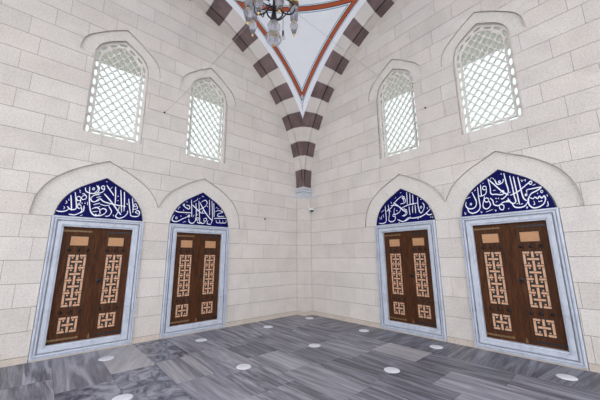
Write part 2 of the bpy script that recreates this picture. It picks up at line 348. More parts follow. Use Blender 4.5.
# ------------------------------------------------------------------ materials
class NT:
    def __init__(s, name):
        s.m = bpy.data.materials.new(name); s.m.use_nodes = True
        s.t = s.m.node_tree; s.n = s.t.nodes; s.b = s.n['Principled BSDF']; s.o = s.n['Material Output']
    def new(s, t, **k):
        n = s.n.new(t)
        for a, v in k.items():
            if a in n.inputs: n.inputs[a].default_value = v
            else: setattr(n, a, v)
        return n
    def l(s, a, b): s.t.links.new(a, b)
    def coord(s, kind='Object', scale=(1, 1, 1)):
        tc = s.new('ShaderNodeTexCoord'); mp = s.new('ShaderNodeMapping'); mp.inputs['Scale'].default_value = scale
        s.l(tc.outputs[kind], mp.inputs[0]); return mp.outputs[0]
    def noise(s, co, sc, det=4, rough=.55, dist=0):
        n = s.new('ShaderNodeTexNoise'); n.inputs['Scale'].default_value = sc; n.inputs['Detail'].default_value = det
        n.inputs['Roughness'].default_value = rough; n.inputs['Distortion'].default_value = dist
        s.l(co, n.inputs['Vector']); return n.outputs['Fac']
    def ramp(s, f, stops):
        r = s.new('ShaderNodeValToRGB'); e = r.color_ramp.elements
        while len(e) < len(stops): e.new(.5)
        for q, (p, c) in zip(e, stops): q.position = p; q.color = (*c, 1)
        s.l(f, r.inputs[0]); return r.outputs[0]
    def mix(s, f, a, b, mode='MIX'):
        m = s.new('ShaderNodeMix', data_type='RGBA', blend_type=mode)
        if isinstance(f, float): m.inputs[0].default_value = f
        else: s.l(f, m.inputs[0])
        for q, i in ((a, 6), (b, 7)):
            if isinstance(q, tuple): m.inputs[i].default_value = (*q, 1)
            else: s.l(q, m.inputs[i])
        return m.outputs[2]
    def math(s, op, a, b=0.0):
        m = s.new('ShaderNodeMath', operation=op)
        for q, i in ((a, 0), (b, 1)):
            if isinstance(q, (int, float)): m.inputs[i].default_value = q
            else: s.l(q, m.inputs[i])
        return m.outputs[0]
    def fin(s, col, rough=.6, bump=None, dist=.01, strength=.5, metal=0, spec=.5):
        if isinstance(col, tuple): s.b.inputs['Base Color'].default_value = (*col, 1)
        else: s.l(col, s.b.inputs['Base Color'])
        s.b.inputs['Roughness'].default_value = rough; s.b.inputs['Metallic'].default_value = metal
        s.b.inputs['Specular IOR Level'].default_value = spec
        if bump is not None:
            b = s.new('ShaderNodeBump'); b.inputs['Strength'].default_value = strength; b.inputs['Distance'].default_value = dist
            s.l(bump, b.inputs['Height']); s.l(b.outputs[0], s.b.inputs['Normal'])
        return s.m
def stone(name, base, var=.07, rough=.85, b=.016, speck=.085):
    t = NT(name); co = t.coord()
    hi = tuple(min(1, c*(1+var)) for c in base); lo = tuple(c*(1-var) for c in base)
    big = t.ramp(t.noise(co, 1.7, 5, .6, .6), [(.3, lo), (.7, hi)])
    fine = t.noise(co, 38, 5, .75)
    fr = t.ramp(fine, [(.32, (1-speck*2.6,)*3), (.5, (1, 1, 1)), (.72, (1+speck,)*3)])
    col = t.mix(1.0, big, fr, 'MULTIPLY')
    pit = t.noise(co, 9, 6, .8)
    col = t.mix(t.ramp(pit, [(.60, (0,)*3), (.78, (.5,)*3)]), col, tuple(c*.78 for c in base))
    return t.fin(col, rough, t.noise(co, 26, 6, .8), b, .6, spec=.25)
M = {}
M['stone_a'] = stone('limestone_a', (.680, .636, .600))
M['stone_b'] = stone('limestone_b', (.712, .668, .632))
M['stone_c'] = stone('limestone_c', (.655, .610, .575))
M['stone_d'] = stone('limestone_d', (.690, .640, .597))
M['joint'] = stone('joint_mortar', (.30, .272, .255), .05, .95, .002)
M['dark_joint'] = stone('dark_joint_filler', (.04, .032, .032), .05, .95, .002)
M['plinth'] = stone('plinth_stone', (.62, .545, .475))
M['arch_white'] = stone('arch_white_stone', (.70, .655, .615), .05)
M['arch_red'] = stone('arch_red_stone', (.180, .125, .125), .34, .7, .014, .2)
M['surround'] = stone('surround_stone', (.72, .685, .645), .04)
def marble_white():
    t = NT('white_marble'); co = t.coord(scale=(1, 1, .6))
    v = t.noise(co, 5, 8, .65, 1.8)
    return t.fin(t.ramp(v, [(.3, (.40, .435, .51)), (.5, (.53, .57, .66)), (.75, (.60, .645, .725))]), .4, t.noise(co, 60, 3), .001, .3)
M['marble'] = marble_white()
def cap_marble():
    t = NT('grey_marble_capital'); co = t.coord()
    return t.fin(t.ramp(t.noise(co, 9, 6, .7, 1), [(.3, (.50, .52, .57)), (.7, (.68, .70, .75))]), .5)
M['cap'] = cap_marble()
def floor_marble(name, dark, mid, light, sx=9, sy=.7, dist=1.2, lo=.3, hi=.72, sharp=None):
    dark, mid, light = [(c[0]*1.08, c[1]*1.08, c[2]*1.15) for c in (dark, mid, light)]
    t = NT(name); co = t.coord('UV', (sx, sy, 1))
    a = t.noise(co, 1.0, 9, .62, dist)
    b = t.noise(t.coord('UV', (sx*4, sy*2.2, 1)), 1.0, 5, .6, .5)
    f = t.math('ADD', t.math('MULTIPLY', a, .75), t.math('MULTIPLY', b, .25))
    col = t.ramp(f, [(lo, dark), ((lo+hi)/2, mid), (hi, light)])
    if sharp:
        c = t.noise(t.coord('UV', (sx*.5, sy*.25, 1)), 1.0, 2, .4, .3)
        col = t.mix(t.ramp(c, [(.60, (0,)*3), (.63, (sharp,)*3), (.66, (sharp,)*3), (.69, (0,)*3)]), col, tuple(x*.5 for x in dark))
    col = t.mix(t.ramp(t.noise(t.coord('UV'), 90, 3, .7), [(.35, (.35,)*3), (.6, (0,)*3)]), col, tuple(x*.75 for x in mid))
    return t.fin(col, .42, t.noise(co, 3, 4), .002, .25, spec=.4)
FM = [floor_marble('floor_marble_striped', (.075, .077, .092), (.185, .187, .215), (.36, .36, .39), lo=.41, hi=.60),
      floor_marble('floor_marble_dark', (.060, .062, .075), (.145, .147, .170), (.27, .272, .30), lo=.41, hi=.60),
      floor_marble('floor_marble_cloudy', (.050, .055, .072), (.175, .18, .215), (.34, .345, .385), 2.6, 1.8, 2.6, .41, .59),
      floor_marble('floor_marble_light', (.23, .225, .23), (.36, .35, .355), (.47, .455, .445), 5, .6, .8, .38, .62),
      floor_marble('floor_marble_banded', (.11, .112, .13), (.27, .27, .29), (.42, .415, .42), 7, .3, .5, .40, .60, 1.0),
      floor_marble('floor_marble_soft', (.13, .132, .152), (.235, .237, .265), (.38, .38, .41), 6, .6, 1.0, .40, .60)]
def wood():
    t = NT('carved_dark_wood'); co = t.coord(scale=(14, 14, 1.2))
    g = t.noise(co, 2.2, 8, .7, 1.2)
    return t.fin(t.ramp(g, [(.3, (.017, .0055, .002)), (.5, (.068, .0225, .0075)), (.72, (.140, .050, .016))]), .62, g, .002, .5, spec=.18)
M['wood'] = wood()
def inlay():
    t = NT('light_wood_inlay'); co = t.coord(scale=(10, 10, 3))
    return t.fin(t.ramp(t.noise(co, 4, 5, .6), [(.3, (.56, .29, .165)), (.7, (.78, .47, .30))]), .55)
M['inlay'] = inlay()
def plaque():
    t = NT('carved_plaque_wood'); co = t.coord(scale=(6, 6, 6))
    v = t.noise(co, 9, 4, .7, 2)
    return t.fin(t.ramp(v, [(.3, (.40, .19, .085)), (.7, (.64, .36, .18))]), .55, v, .004, .8)
M['plaque'] = plaque()
def simple(name, col, rough=.5, metal=0, v=.12, sc=20):
    t = NT(name); co = t.coord()
    return t.fin(t.ramp(t.noise(co, sc, 4), [(.3, tuple(c*(1-v) for c in col)), (.7, tuple(min(1, c*(1+v)) for c in col))]), rough, metal=metal)
M['groove'] = simple('dark_groove_wood', (.012, .008, .007), .6)
M['iron'] = simple('black_iron', (.028, .030, .036), .4, .7)
M['brass'] = simple('aged_brass', (.20, .125, .06), .5, .4, .45, 60)
M['gold'] = simple('gilt_brass', (.62, .40, .13), .3, 1)
M['black'] = simple('black_metal', (.012, .013, .018), .4, .5)
M['white_plastic'] = simple('white_plastic', (.78, .79, .80), .35)
M['dark_lens'] = simple('dark_lens', (.01, .011, .013), .15)
M['disc'] = simple('white_floor_disc', (.74, .76, .82), .5, 0, .04, 8)
M['script'] = simple('white_glaze', (.80, .83, .90), .3, 0, .03)
M['wire'] = simple('grey_wire', (.38, .38, .39), .5)
def tile():
    t = NT('cobalt_tile'); co = t.coord()
    base = t.ramp(t.noise(co, 6, 4), [(.3, (.0012, .0012, .060)), (.7, (.0025, .0025, .112))])
    sp = t.new('ShaderNodeTexVoronoi'); sp.inputs['Scale'].default_value = 22; t.l(co, sp.inputs['Vector'])
    c2 = t.mix(t.ramp(sp.outputs['Distance'], [(.08, (.4,)*3), (.18, (0,)*3)]), base, (.03, .09, .30))
    return t.fin(c2, .45, spec=.08)
M['tile'] = tile()
M['tile_edge'] = simple('dark_tile_edge', (.02, .022, .05), .4)
def ceiling_mat():
    """white plaster with the painted red line and its blue and black companions following arches and ring"""
    t = NT('painted_plaster'); tc = t.new('ShaderNodeTexCoord'); s = t.new('ShaderNodeSeparateXYZ'); t.l(tc.outputs['Object'], s.inputs[0])
    ax = t.math('ABSOLUTE', s.outputs[0]); ay = t.math('ABSOLUTE', s.outputs[1])
    m = t.math('SUBTRACT', t.math('MAXIMUM', ax, ay), C-.49)
    zz = t.math('SUBTRACT', s.outputs[2], 8.55)
    d = t.math('MAXIMUM', m, zz)
    mr = t.new('ShaderNodeMapRange'); mr.inputs['From Min'].default_value = -.25; mr.inputs['From Max'].default_value = .25
    t.l(d, mr.inputs['Value'])
    r = t.new('ShaderNodeValToRGB'); r.color_ramp.interpolation = 'CONSTANT'; e = r.color_ramp.elements
    W = (.84, .86, .92); O = (.42, .095, .042); B = (.19, .36, .47); K = (.03, .035, .045)
    P = lambda x: (x+.25)/.5
    st = [(-.25, W), (-.080, B), (-.062, W), (-.047, K), (-.034, O), (.031, K), (.043, W), (.053, B), (.066, W)]
    while len(e) < len(st): e.new(.5)
    for q, (p, c) in zip(e, st): q.position = P(p); q.color = (*c, 1)
    t.l(mr.outputs[0], r.inputs[0])
    n = t.noise(tc.outputs['Object'], 2.5, 5)
    col = t.mix(1.0, r.outputs[0], t.ramp(n, [(.3, (.96,)*3), (.7, (1.0,)*3)]), 'MULTIPLY')
    return t.fin(col, .8, t.noise(tc.outputs['Object'], 25, 3), .003, .3, spec=.2)
M['ceiling'] = ceiling_mat()
def glass(name, col, rough=0.0, ior=1.45, alpha=.45, w=.5):
    t = NT(name); m = t.m
    tr = t.new('ShaderNodeBsdfTransparent'); tr.inputs[0].default_value = (*col, 1)
    gl = t.new('ShaderNodeBsdfGlossy'); gl.inputs['Roughness'].default_value = .08
    lw = t.new('ShaderNodeLayerWeight'); lw.inputs['Blend'].default_value = w
    mx = t.new('ShaderNodeMixShader'); t.l(lw.outputs['Fresnel'], mx.inputs[0]); t.l(tr.outputs[0], mx.inputs[1]); t.l(gl.outputs[0], mx.inputs[2])
    t.l(mx.outputs[0], t.o.inputs['Surface']); return m
M['pane'] = glass('window_glass', (.62, .655, .64), w=.12)
def crystal():
    t = NT('cut_crystal'); n = t.noise(t.coord(), 60, 3)
    gl = t.new('ShaderNodeBsdfGlass'); gl.inputs['IOR'].default_value = 1.45; gl.inputs['Roughness'].default_value = .12; gl.inputs['Color'].default_value = (.86, .87, .90, 1)
    b = t.new('ShaderNodeBump'); b.inputs['Strength'].default_value = .8; b.inputs['Distance'].default_value = .006; t.l(n, b.inputs['Height']); t.l(b.outputs[0], gl.inputs['Normal'])
    tr = t.new('ShaderNodeBsdfTransparent'); tr.inputs[0].default_value = (.86, .87, .92, 1)
    mx = t.new('ShaderNodeMixShader'); mx.inputs[0].default_value = .72
    t.l(tr.outputs[0], mx.inputs[1]); t.l(gl.outputs[0], mx.inputs[2]); t.l(mx.outputs[0], t.o.inputs['Surface']); return t.m
M['crystal'] = crystal()
M['grille'] = stone('lattice_plaster', (.76, .725, .69), .04, .85, .003)
M['outside'] = stone('outer_paving', (.76, .76, .74), .05)

# ------------------------------------------------------------------ outlines (x across, z up), right halves measured from the axis
def sym(half, m=4):
    """half outline from the springing up to the apex -> left springing .. apex .. right springing"""
    h = catmull(half, m)
    return [(-x, z) for x, z in h]+[(x, z) for x, z in h[::-1][1:]]
T_HALF = [(.712, 2.355), (.676, 2.53), (.605, 2.69), (.52, 2.805), (.41, 2.91), (.30, 2.985), (.15, 3.075), (0, 3.165)]
E_HALF = [(1.025, 2.355), (1.012, 2.52), (.975, 2.69), (.92, 2.83), (.83, 2.975), (.72, 3.095), (.56, 3.220), (.39, 3.325), (.2, 3.42), (0, 3.52)]
W_HALF = [(.505, 5.70), (.490, 5.84), (.43, 5.99), (.33, 6.10), (.20, 6.195), (.10, 6.255), (0, 6.315)]
H_HALF = [(.745, 5.70), (.735, 5.84), (.69, 5.99), (.60, 6.12), (.46, 6.24), (.30, 6.37), (.15, 6.47), (0, 6.56)]
TYMP = sym(T_HALF); EXTR = sym(E_HALF); WARC = sym(W_HALF); HOOD = sym(H_HALF)
WSILL = 4.015
def resample(pl, n):
    L = [0]
    for a, b in zip(pl, pl[1:]): L.append(L[-1]+math.dist(a, b))
    out = []
    for i in range(n+1):
        t = L[-1]*i/n; k = 0
        while k < len(L)-2 and L[k+1] < t: k += 1
        f = (t-L[k])/max(1e-9, L[k+1]-L[k]); a, b = pl[k], pl[k+1]
        out.append((a[0]+(b[0]-a[0])*f, a[1]+(b[1]-a[1])*f))
    return out
DOORS = {'left': [-5.255, -3.30], 'right': [3.305, 5.24]}
WINS = {'left': [-5.24, -3.285], 'right': [3.335, 5.235]}
ROT = {'left': 0.0, 'right': -PI/2}

# ------------------------------------------------------------------ walls: courses of limestone blocks over a mortar core
ZR = [0, .1, .475, .845, 1.215, 1.59, 1.965]+[2.345+.3625*i for i in range(20)]
THICK = .26
def make_wall(side):
    sg = -1 if side == 'left' else 1
    x_end = 2*C+.3
    blocks = bmesh.new()
    for r, (z0, z1) in enumerate(zip(ZR, ZR[1:])):
        js = list(JOINTS[side].get(r, [])) if r else []
        span = (.62, 1.15) if r else (1.3, 2.2)
        # fill in the joints that were not measured
        pts = sorted([0.0]+js+[x_end]); full = []
        for a, b in zip(pts, pts[1:]):
            full.append(a)
            n = round((b-a)/rnd.uniform(*span))
            if n > 1 and b-a > 1.25:
                w = [rnd.uniform(.8, 1.2) for _ in range(n)]; sw = sum(w); x = a
                for q in w[:-1]: x += (b-a)*q/sw; full.append(x)
        full.append(x_end)
        for a, b in zip(full, full[1:]):
            g = .0045
            u0, u1 = sorted((sg*(a+g*.6), sg*(b-g*.6)))
            y = -.012 if r == 0 else rnd.uniform(-.0012, .0012)
            mi = 5 if r == 0 else rnd.choice((0, 0, 1, 1, 2, 3))
            box(blocks, u0, u1, y, .03, z0+(g if r else 0), z1-g, mi)
    core = bmesh.new()
    u0, u1 = sorted((sg*0.0, sg*x_end))
    box(core, u0-(0 if sg < 0 else 0), u1, .007, THICK, -.05, ZR[-1], 4)
    # cutters
    def cutters(pad=0):
        bm = bmesh.new()
        for c in DOORS[side]:
            prism(bm, [(c-.730, -.2), (c+.730, -.2), (c+.730, 2.352), (c-.730, 2.352)], -.3, .20)
        for c in WINS[side]:
            prism(bm, [(c-.505, WSILL)]+[(c+.505, WSILL)]+[(c+x, z) for x, z in WARC[::-1]], -.3, THICK+.3)
            for_h = [(c+x, z) for x, z in HOOD]
            prism(bm, for_h[::-1], -.3, .070)
        return bm
    def ext_cutters():
        bm = bmesh.new()
        lo, hi = sorted(DOORS[side]); mid = (lo+hi)/2
        p = [(lo+x, z) for x, z in EXTR if lo+x <= mid]+[(hi+x, z) for x, z in EXTR if hi+x > mid]
        zm = min(z for x, z in p if abs(x-mid) < .06)
        prism(bm, p[::-1], -.3, .080)
        return bm
    mats = [M['stone_a'], M['stone_b'], M['stone_c'], M['stone_d'], M['joint'], M['plinth']]
    res = []
    for b in (blocks, core):
        me = bpy.data.meshes.new('w'); bmesh.ops.recalc_face_normals(b, faces=b.faces); b.to_mesh(me); b.free()
        me = cut(me, cutters()); me = cut(me, ext_cutters()); res.append(me)
    bm = bmesh.new()
    for me in res: bm.from_mesh(me)
    # the reveals of the windows are dressed stone, not mortar
    for f in bm.faces:
        if f.material_index == 4:
            c = f.calc_center_median()
            if c.y > .008: f.material_index = 0
    o = obj('wall_'+side, bm, mats, kind='structure')
    o.rotation_euler = (0, 0, ROT[side])
    # flat arch surrounds over the doors and hoods over the windows, cut from separate stones
    def band(name, inner, outer, c, nst, y0, y1, lo=None, hi=None, par=o):
        N = nst*6
        a = resample(inner, N); b = resample(outer, N); bm = bmesh.new()
        for k in range(nst):
            pa = a[k*6:(k+1)*6+1]; pb = b[k*6:(k+1)*6+1]
            poly = [(c+x, z) for x, z in pa]+[(c+x, z) for x, z in pb[::-1]]
            cx = sum(p[0] for p in poly)/len(poly); cz = sum(p[1] for p in poly)/len(poly)
            poly = [(x+(cx-x)*.006, z+(cz-z)*.006) for x, z in poly]
            if lo is not None: poly = clip(poly if area(poly) > 0 else poly[::-1], [(lo, 0), (hi, 0), (hi, 9), (lo, 9)])
            if len(poly) > 2: prism(bm, poly, y0, y1, 0)
        fs = [(c+x, z) for x, z in resample(inner, N)]+[(c+x, z) for x, z in resample(outer, N)[::-1]]
        if lo is not None: fs = clip(fs if area(fs) > 0 else fs[::-1], [(lo, 0), (hi, 0), (hi, 9), (lo, 9)])
        prism(bm, fs, y0+.006, y1+.002, 1)
        bmesh.ops.recalc_face_normals(bm, faces=bm.faces)
        return obj(name, bm, [M['surround'], M['joint']], par, 'structure')
    ds = sorted(DOORS[side]); mid = sum(ds)/2
    for c in ds:
        band('arch_surround', TYMP, EXTR, c, 9, .048, .084, *((-20, mid) if c < mid else (mid, 20)))
    for c in WINS[side]:
        band('window_hood', WARC, HOOD, c, 7, .044, .074)
    return o
wall_left = make_wall('left')
wall_right = make_wall('right')

# ------------------------------------------------------------------ windows
def make_window():
    root = empty('window_1', kind='structure')
    yl = .118
    arc = WARC
    sc = .999
    outer = [(-.505*sc, WSILL+.001), (.505*sc, WSILL+.001)]+[(x*sc, z-.001) for x, z in arc[::-1]]
    def inset(poly, d):
        n = len(poly); res = []
        # shrink a convex polygon by clipping against offset half planes
        conv = []
        out = poly
        for i in range(n):
            a, b = poly[i], poly[(i+1) % n]; l = math.dist(a, b)
            if l < 1e-6: continue
            nx, nz = -(b[1]-a[1])/l, (b[0]-a[0])/l
            a2 = (a[0]+nx*d, a[1]+nz*d); b2 = (b[0]+nx*d, b[1]+nz*d)
            inp = out; out = []
            f = lambda p: (b2[0]-a2[0])*(p[1]-a2[1])-(b2[1]-a2[1])*(p[0]-a2[0])
            for j in range(len(inp)):
                p, q = inp[j-1], inp[j]; fp, fq = f(p), f(q)
                if fq >= 0:
                    if fp < 0: t = fp/(fp-fq); out.append((p[0]+(q[0]-p[0])*t, p[1]+(q[1]-p[1])*t))
                    out.append(q)
                elif fp >= 0:
                    t = fp/(fp-fq); out.append((p[0]+(q[0]-p[0])*t, p[1]+(q[1]-p[1])*t))
        return out
    if area(outer) < 0: outer = outer[::-1]
    # border: elongated openings following the outline
    holes = []
    mid = inset(outer, .067)
    ml = mid+[mid[0]]
    per = sum(math.dist(a, b) for a, b in zip(ml, ml[1:])); n = 27
    rs = resample(ml, n*8)
    for k in range(n):
        a, m_, b = rs[k*8], rs[k*8+4], rs[(k*8+8)]
        dx, dz = rs[k*8+6][0]-rs[k*8+2][0], rs[k*8+6][1]-rs[k*8+2][1]; l = math.hypot(dx, dz); dx /= l; dz /= l
        hl, hw = per/n/2-.017, .027
        shape = [(-hl, 0), (-hl*.72, -hw*.75), (-hl*.35, -hw), (hl*.35, -hw), (hl*.72, -hw*.75), (hl, 0), (hl*.72, hw*.75), (hl*.35, hw), (-hl*.35, hw), (-hl*.72, hw*.75)]
        holes.append([(m_[0]+u*dx-v*dz, m_[1]+u*dz+v*dx) for u, v in shape])
    field = inset(outer, .128)
    px, pz = .158, .196
    zc0 = WSILL+.128+.09
    for r in range(-1, 26):
        for q in range(-5, 6):
            cx = q*px+(px/2 if r % 2 else 0); cz = zc0+r*pz/2
            cell = []
            for k in range(16):
                a = 2*PI*k/16; c_, s_ = math.cos(a), math.sin(a)
                e = .66
                cell.append((cx+(px/2-.0185)*math.copysign(abs(c_)**(1/e), c_), cz+(pz/2-.021)*math.copysign(abs(s_)**(1/e), s_)))
            cc = clip(cell, field)
            if len(cc) > 2:
                # drop doubles
                c2 = [p for i, p in enumerate(cc) if math.dist(p, cc[i-1]) > .002]
                if len(c2) > 2 and abs(area(c2)) > .0012: holes.append(c2)
    me = plate_with_holes('stone_lattice', outer, holes, yl+.02, .02)
    obj('stone_lattice', me, M['grille'], root, 'structure')
    # raised line between border and field
    fr = inset(outer, .104); fr2 = inset(outer, .118)
    me = plate_with_holes('lattice_fillet', fr, [fr2], yl-.004, .006)
    obj('lattice_fillet', me, M['grille'], root, 'structure')
    bm = bmesh.new(); prism(bm, outer, yl+.048, yl+.054)
    obj('glass_pane', bm, M['pane'], root, 'structure')
    return root
w0 = make_window()
first = True
wl = {('left', 0): 'large arched lattice window above the leftmost door', ('left', 1): 'arched lattice window on the left wall nearer the corner',
      ('right', 0): 'arched lattice window on the right wall nearer the corner', ('right', 1): 'large arched lattice window above the rightmost door'}
for side in ('left', 'right'):
    for i, c in enumerate(WINS[side]):
        w = w0 if first else copy_tree(w0)
        w.name = 'window_%d' % (1+i+(2 if side == 'right' else 0))
        first = False
        w.rotation_euler = (0, 0, ROT[side])
        w.location = (c, 0, 0) if side == 'left' else (0, -c, 0)
        tag(w, wl[(side, i)], 'window')

# ------------------------------------------------------------------ doors
def strip_frame(name, parent):
    """moulded marble frame: one profile mitred round a rectangle"""
    bm = bmesh.new()
    prof = [(0, .03), (0, -.034), (.010, -.042), (.028, -.042), (.030, -.014), (.042, -.012), (.045, -.036), (.068, -.034), (.071, .024), (.088, .026), (.091, -.020),
            (.150, -.018), (.153, .004), (.178, .006), (.180, .010), (.180, .100)]
    X, Z0, Z1 = .722, .022, 2.358
    rings = []
    for w, y in prof:
        rings.append([bm.verts.new(p) for p in ((-X+w, y, Z0+w), (X-w, y, Z0+w), (X-w, y, Z1-w), (-X+w, y, Z1-w))])
    for a, b in zip(rings, rings[1:]):
        for k in range(4):
            bm.faces.new((a[k], a[(k+1) % 4], b[(k+1) % 4], b[k]))
    bmesh.ops.recalc_face_normals(bm, faces=bm.faces)
    return obj(name, bm, M['marble'], parent, 'structure')
def make_door():
    root = empty('door_1', kind='structure')
    strip_frame('marble_frame', root)
    bm = bmesh.new(); box(bm, -.722, .722, -.025, .05, 0, .024)
    obj('threshold_base', bm, M['plinth'], root, 'structure')
    for sg in (-1, 1):
        # leaf body: board with raised stiles, rails and cut-out fields
        bm = bmesh.new()
        xo, xi = .543, .012
        ctr = (xo+xi)/2
        S = lambda a, b: tuple(sorted((sg*a, sg*b)))
        a, b = S(xi, xo); box(bm, a, b, .082, .115, .20, 2.18)
        px0, px1 = .150, .422       # panels' inner and outer x
        for q0, q1 in ((xi, px0), (px1, xo)):
            a, b = S(q0, q1); box(bm, a, b, .070, .083, .20, 2.18, 0)
        a, b = S(px0, px1)
        for z0, z1 in ((.20, .348), (.622, .775), (1.69, 1.84), (2.015, 2.18)): box(bm, a, b, .070, .083, z0, z1, 0)
        # panel beads
        for z0, z1 in ((.348, .622), (.775, 1.69), (1.84, 2.015)):
            for (u0, u1, v0, v1) in ((a-.008, b+.008, z0-.008, z0), (a-.008, b+.008, z1, z1+.008), (a-.008, a, z0, z1), (b, b+.008, z0, z1)):
                box(bm, u0, u1, .066, .071, v0, v1, 1)
        if sg < 0: box(bm, -.012, .022, .060, .095, .20, 2.18, 0)      # meeting bead on the left leaf
        leaf = obj('door_leaf', bm, [M['wood'], M['groove']], root, 'structure')
        # carved plaque
        bm = bmesh.new(); box(bm, a+.006, b-.006, .072, .084, 1.846, 2.009, 0, .004)
        obj('carved_plaque', bm, M['plaque'], leaf)
        # interlaced inlay panels
        def lattice(z0, z1, per, name):
            bm = bmesh.new(); box(bm, a, b, .079, .084, z0, z1, 1)
            w = .032; g = .010; X0, X1 = a+.006, b-.006; W = X1-X0; cx = (X0+X1)/2; zb = z0+.008
            P = (z1-z0-.016-w)/per
            def bar(x0, x1, q0, q1): box(bm, x0, x1, .0735, .081, q0, q1, 0)
            for k in range(per+1):
                z = zb+k*P
                bar(X0, X0+W*.36, z, z+w); bar(X1-W*.36, X1, z, z+w)
            for k in range(per):
                z = zb+k*P
                bar(X0, X0+w, z+w+g, z+P-g); bar(X1-w, X1, z+w+g, z+P-g)
                bar(cx-W*.30, cx+W*.30, z+P/2, z+P/2+w)
                bar(X0+w+g+.012, X0+w+g+.036, z+w+.012, z+w+.036+.0) ; bar(X1-w-g-.036, X1-w-g-.012, z+w+.012, z+w+.036)
                bar(X0+w+g+.012, X0+w+g+.036, z+P-.036, z+P-.012); bar(X1-w-g-.036, X1-w-g-.012, z+P-.036, z+P-.012)
            for k in range(per+1):
                q0 = zb if k == 0 else zb+k*P-P/2+w+g; q1 = (zb+per*P+w) if k == per else zb+k*P+P/2-g
                bar(cx-w/2, cx+w/2, q0, q1)
            return obj(name, bm, [M['inlay'], M['groove']], leaf)
        lattice(.778, 1.687, 4, 'inlay_panel')
        lattice(.351, .619, 1, 'inlay_panel')
        # rosette studs
        for z, xs in ((1.765, (.15, .285, .42)), (.698, (.15, .285, .42))):
            for x in xs:
                bm = bmesh.new(); lathe(bm, [(.0, .030), (.012, .028), (.016, .018), (.024, .016), (.029, .006), (.029, 0), (0, 0)], 12)
                bmesh.ops.rotate(bm, verts=bm.verts, matrix=Matrix.Rotation(PI/2, 3, 'X')); bmesh.ops.translate(bm, verts=bm.verts, vec=(sg*x, .070, z))
                obj('rosette_stud', bm, M['iron'], leaf)
        # strap hinges: a long pointed strap with a barrel at the outer edge
        for z in (2.105, .262):
            bm = bmesh.new(); x_in = .10
            pts = [(xo-.012, -.015), (xi+x_in+.05, -.013), (xi+x_in+.03, -.022), (xi+x_in, 0), (xi+x_in+.03, .022), (xi+x_in+.05, .013), (xo-.012, .015)]
            poly = [(sg*x, z+q) for x, q in pts]
            prism(bm, poly, .061, .071)
            for x in (.18, .26, .34, .42, .50):
                lathe(bm, [(0, .0), (.006, .0), (.005, .006), (0, .008)], 8)
            bm2 = bmesh.new(); prism(bm2, poly, .0615, .071)
            bm.free()
            for x in (.18, .26, .34, .42, .49):
                t = bmesh.new(); box(bm2, sg*x-.006, sg*x+.006, .056, .063, z-.006, z+.006, 0, .002); t.free()
            tube(bm2, [(sg*(xo-.008), .064, z-.032), (sg*(xo-.008), .064, z+.032)], .009, 8)
            bmesh.ops.recalc_face_normals(bm2, faces=bm2.faces)
            brass = sg < 0
            so = obj('hinge_strap', bm2, M['brass'] if brass else M['iron'], leaf)
            so['label'] = 'brass hinge strap' if brass else 'dark iron hinge strap'
        # ring pull on its round plate (right leaf only) and bolt at the foot
        if sg > 0:
            bm = bmesh.new(); lathe(bm, [(0, .014), (.012, .012), (.018, .006), (.034, .005), (.036, 0), (0, 0)], 16)
            bmesh.ops.rotate(bm, verts=bm.verts, matrix=Matrix.Rotation(PI/2, 3, 'X')); bmesh.ops.translate(bm, verts=bm.verts, vec=(.085, .070, 1.215))
            tube(bm, [(.085+.03*math.cos(t), .052, 1.19+.03*math.sin(t)) for t in [2*PI*i/16 for i in range(17)]], .006, 8)
            obj('ring_pull', bm, M['iron'], leaf)
            bm = bmesh.new(); tube(bm, [(.036, .056, .165), (.036, .056, .30)], .009, 8); box(bm, .02, .052, .058, .071, .215, .265, 0, .002)
            obj('foot_bolt', bm, M['brass'], leaf)
    return root
d0 = make_door()
dl = {('left', 0): 'dark carved double door in white marble frame, leftmost, below large lattice window', ('left', 1): 'dark carved double door on the left wall nearer the corner',
      ('right', 0): 'dark carved double door on the right wall nearer the corner', ('right', 1): 'large dark carved double door in marble frame, rightmost'}
first = True
for side in ('left', 'right'):
    for i, c in enumerate(DOORS[side]):
        w = d0 if first else copy_tree(d0)
        w.name = 'door_%d' % (1+i+(2 if side == 'right' else 0)); first = False
        w.rotation_euler = (0, 0, ROT[side]); w.location = (c, 0, 0) if side == 'left' else (0, -c, 0)
        tag(w, dl[(side, i)], 'door')

# ------------------------------------------------------------------ tiled lunettes with calligraphy
def ribbon(bm, pts, w, y, k):
    pts = catmull(pts, 6) if len(pts) > 2 else catmull(pts, 3)
    n = len(pts); L = []; nib = math.radians(62)
    ys = y-.0002*k
    for i, p in enumerate(pts):
        a, b = pts[max(i-1, 0)], pts[min(i+1, n-1)]
        dx, dz = b[0]-a[0], b[1]-a[1]; l = math.hypot(dx, dz) or 1; dx /= l; dz /= l
        ang = math.atan2(dz, dx)
        wd = w*(.62+.48*abs(math.sin(ang-nib)))
        t = i/(n-1); wd *= .62+.38*min(1, 5*t, 5*(1-t)) if n > 3 else 1
        L.append(((p[0]-dz*wd/2, p[1]+dx*wd/2), (p[0]+dz*wd/2, p[1]-dx*wd/2)))
    F = [[bm.verts.new((q[0], ys, q[1])) for q in pr] for pr in L]
    B = [[bm.verts.new((q[0], y+.003, q[1])) for q in pr] for pr in L]
    for i in range(n-1):
        bm.faces.new((F[i][0], F[i+1][0], F[i+1][1], F[i][1]))
        bm.faces.new((F[i][0], B[i][0], B[i+1][0], F[i+1][0])); bm.faces.new((F[i][1], F[i+1][1], B[i+1][1], B[i][1]))
    for e in (0, n-1): bm.faces.new((F[e][0], F[e][1], B[e][1], B[e][0]))
pl = {1: 'blue tiled lunette with white Arabic calligraphy over the leftmost door', 2: 'small blue calligraphy lunette over the left-wall door nearer the corner',
      3: 'small blue calligraphy lunette over the right-wall door nearer the corner', 4: 'blue tiled lunette with bold white Arabic calligraphy over the rightmost door'}
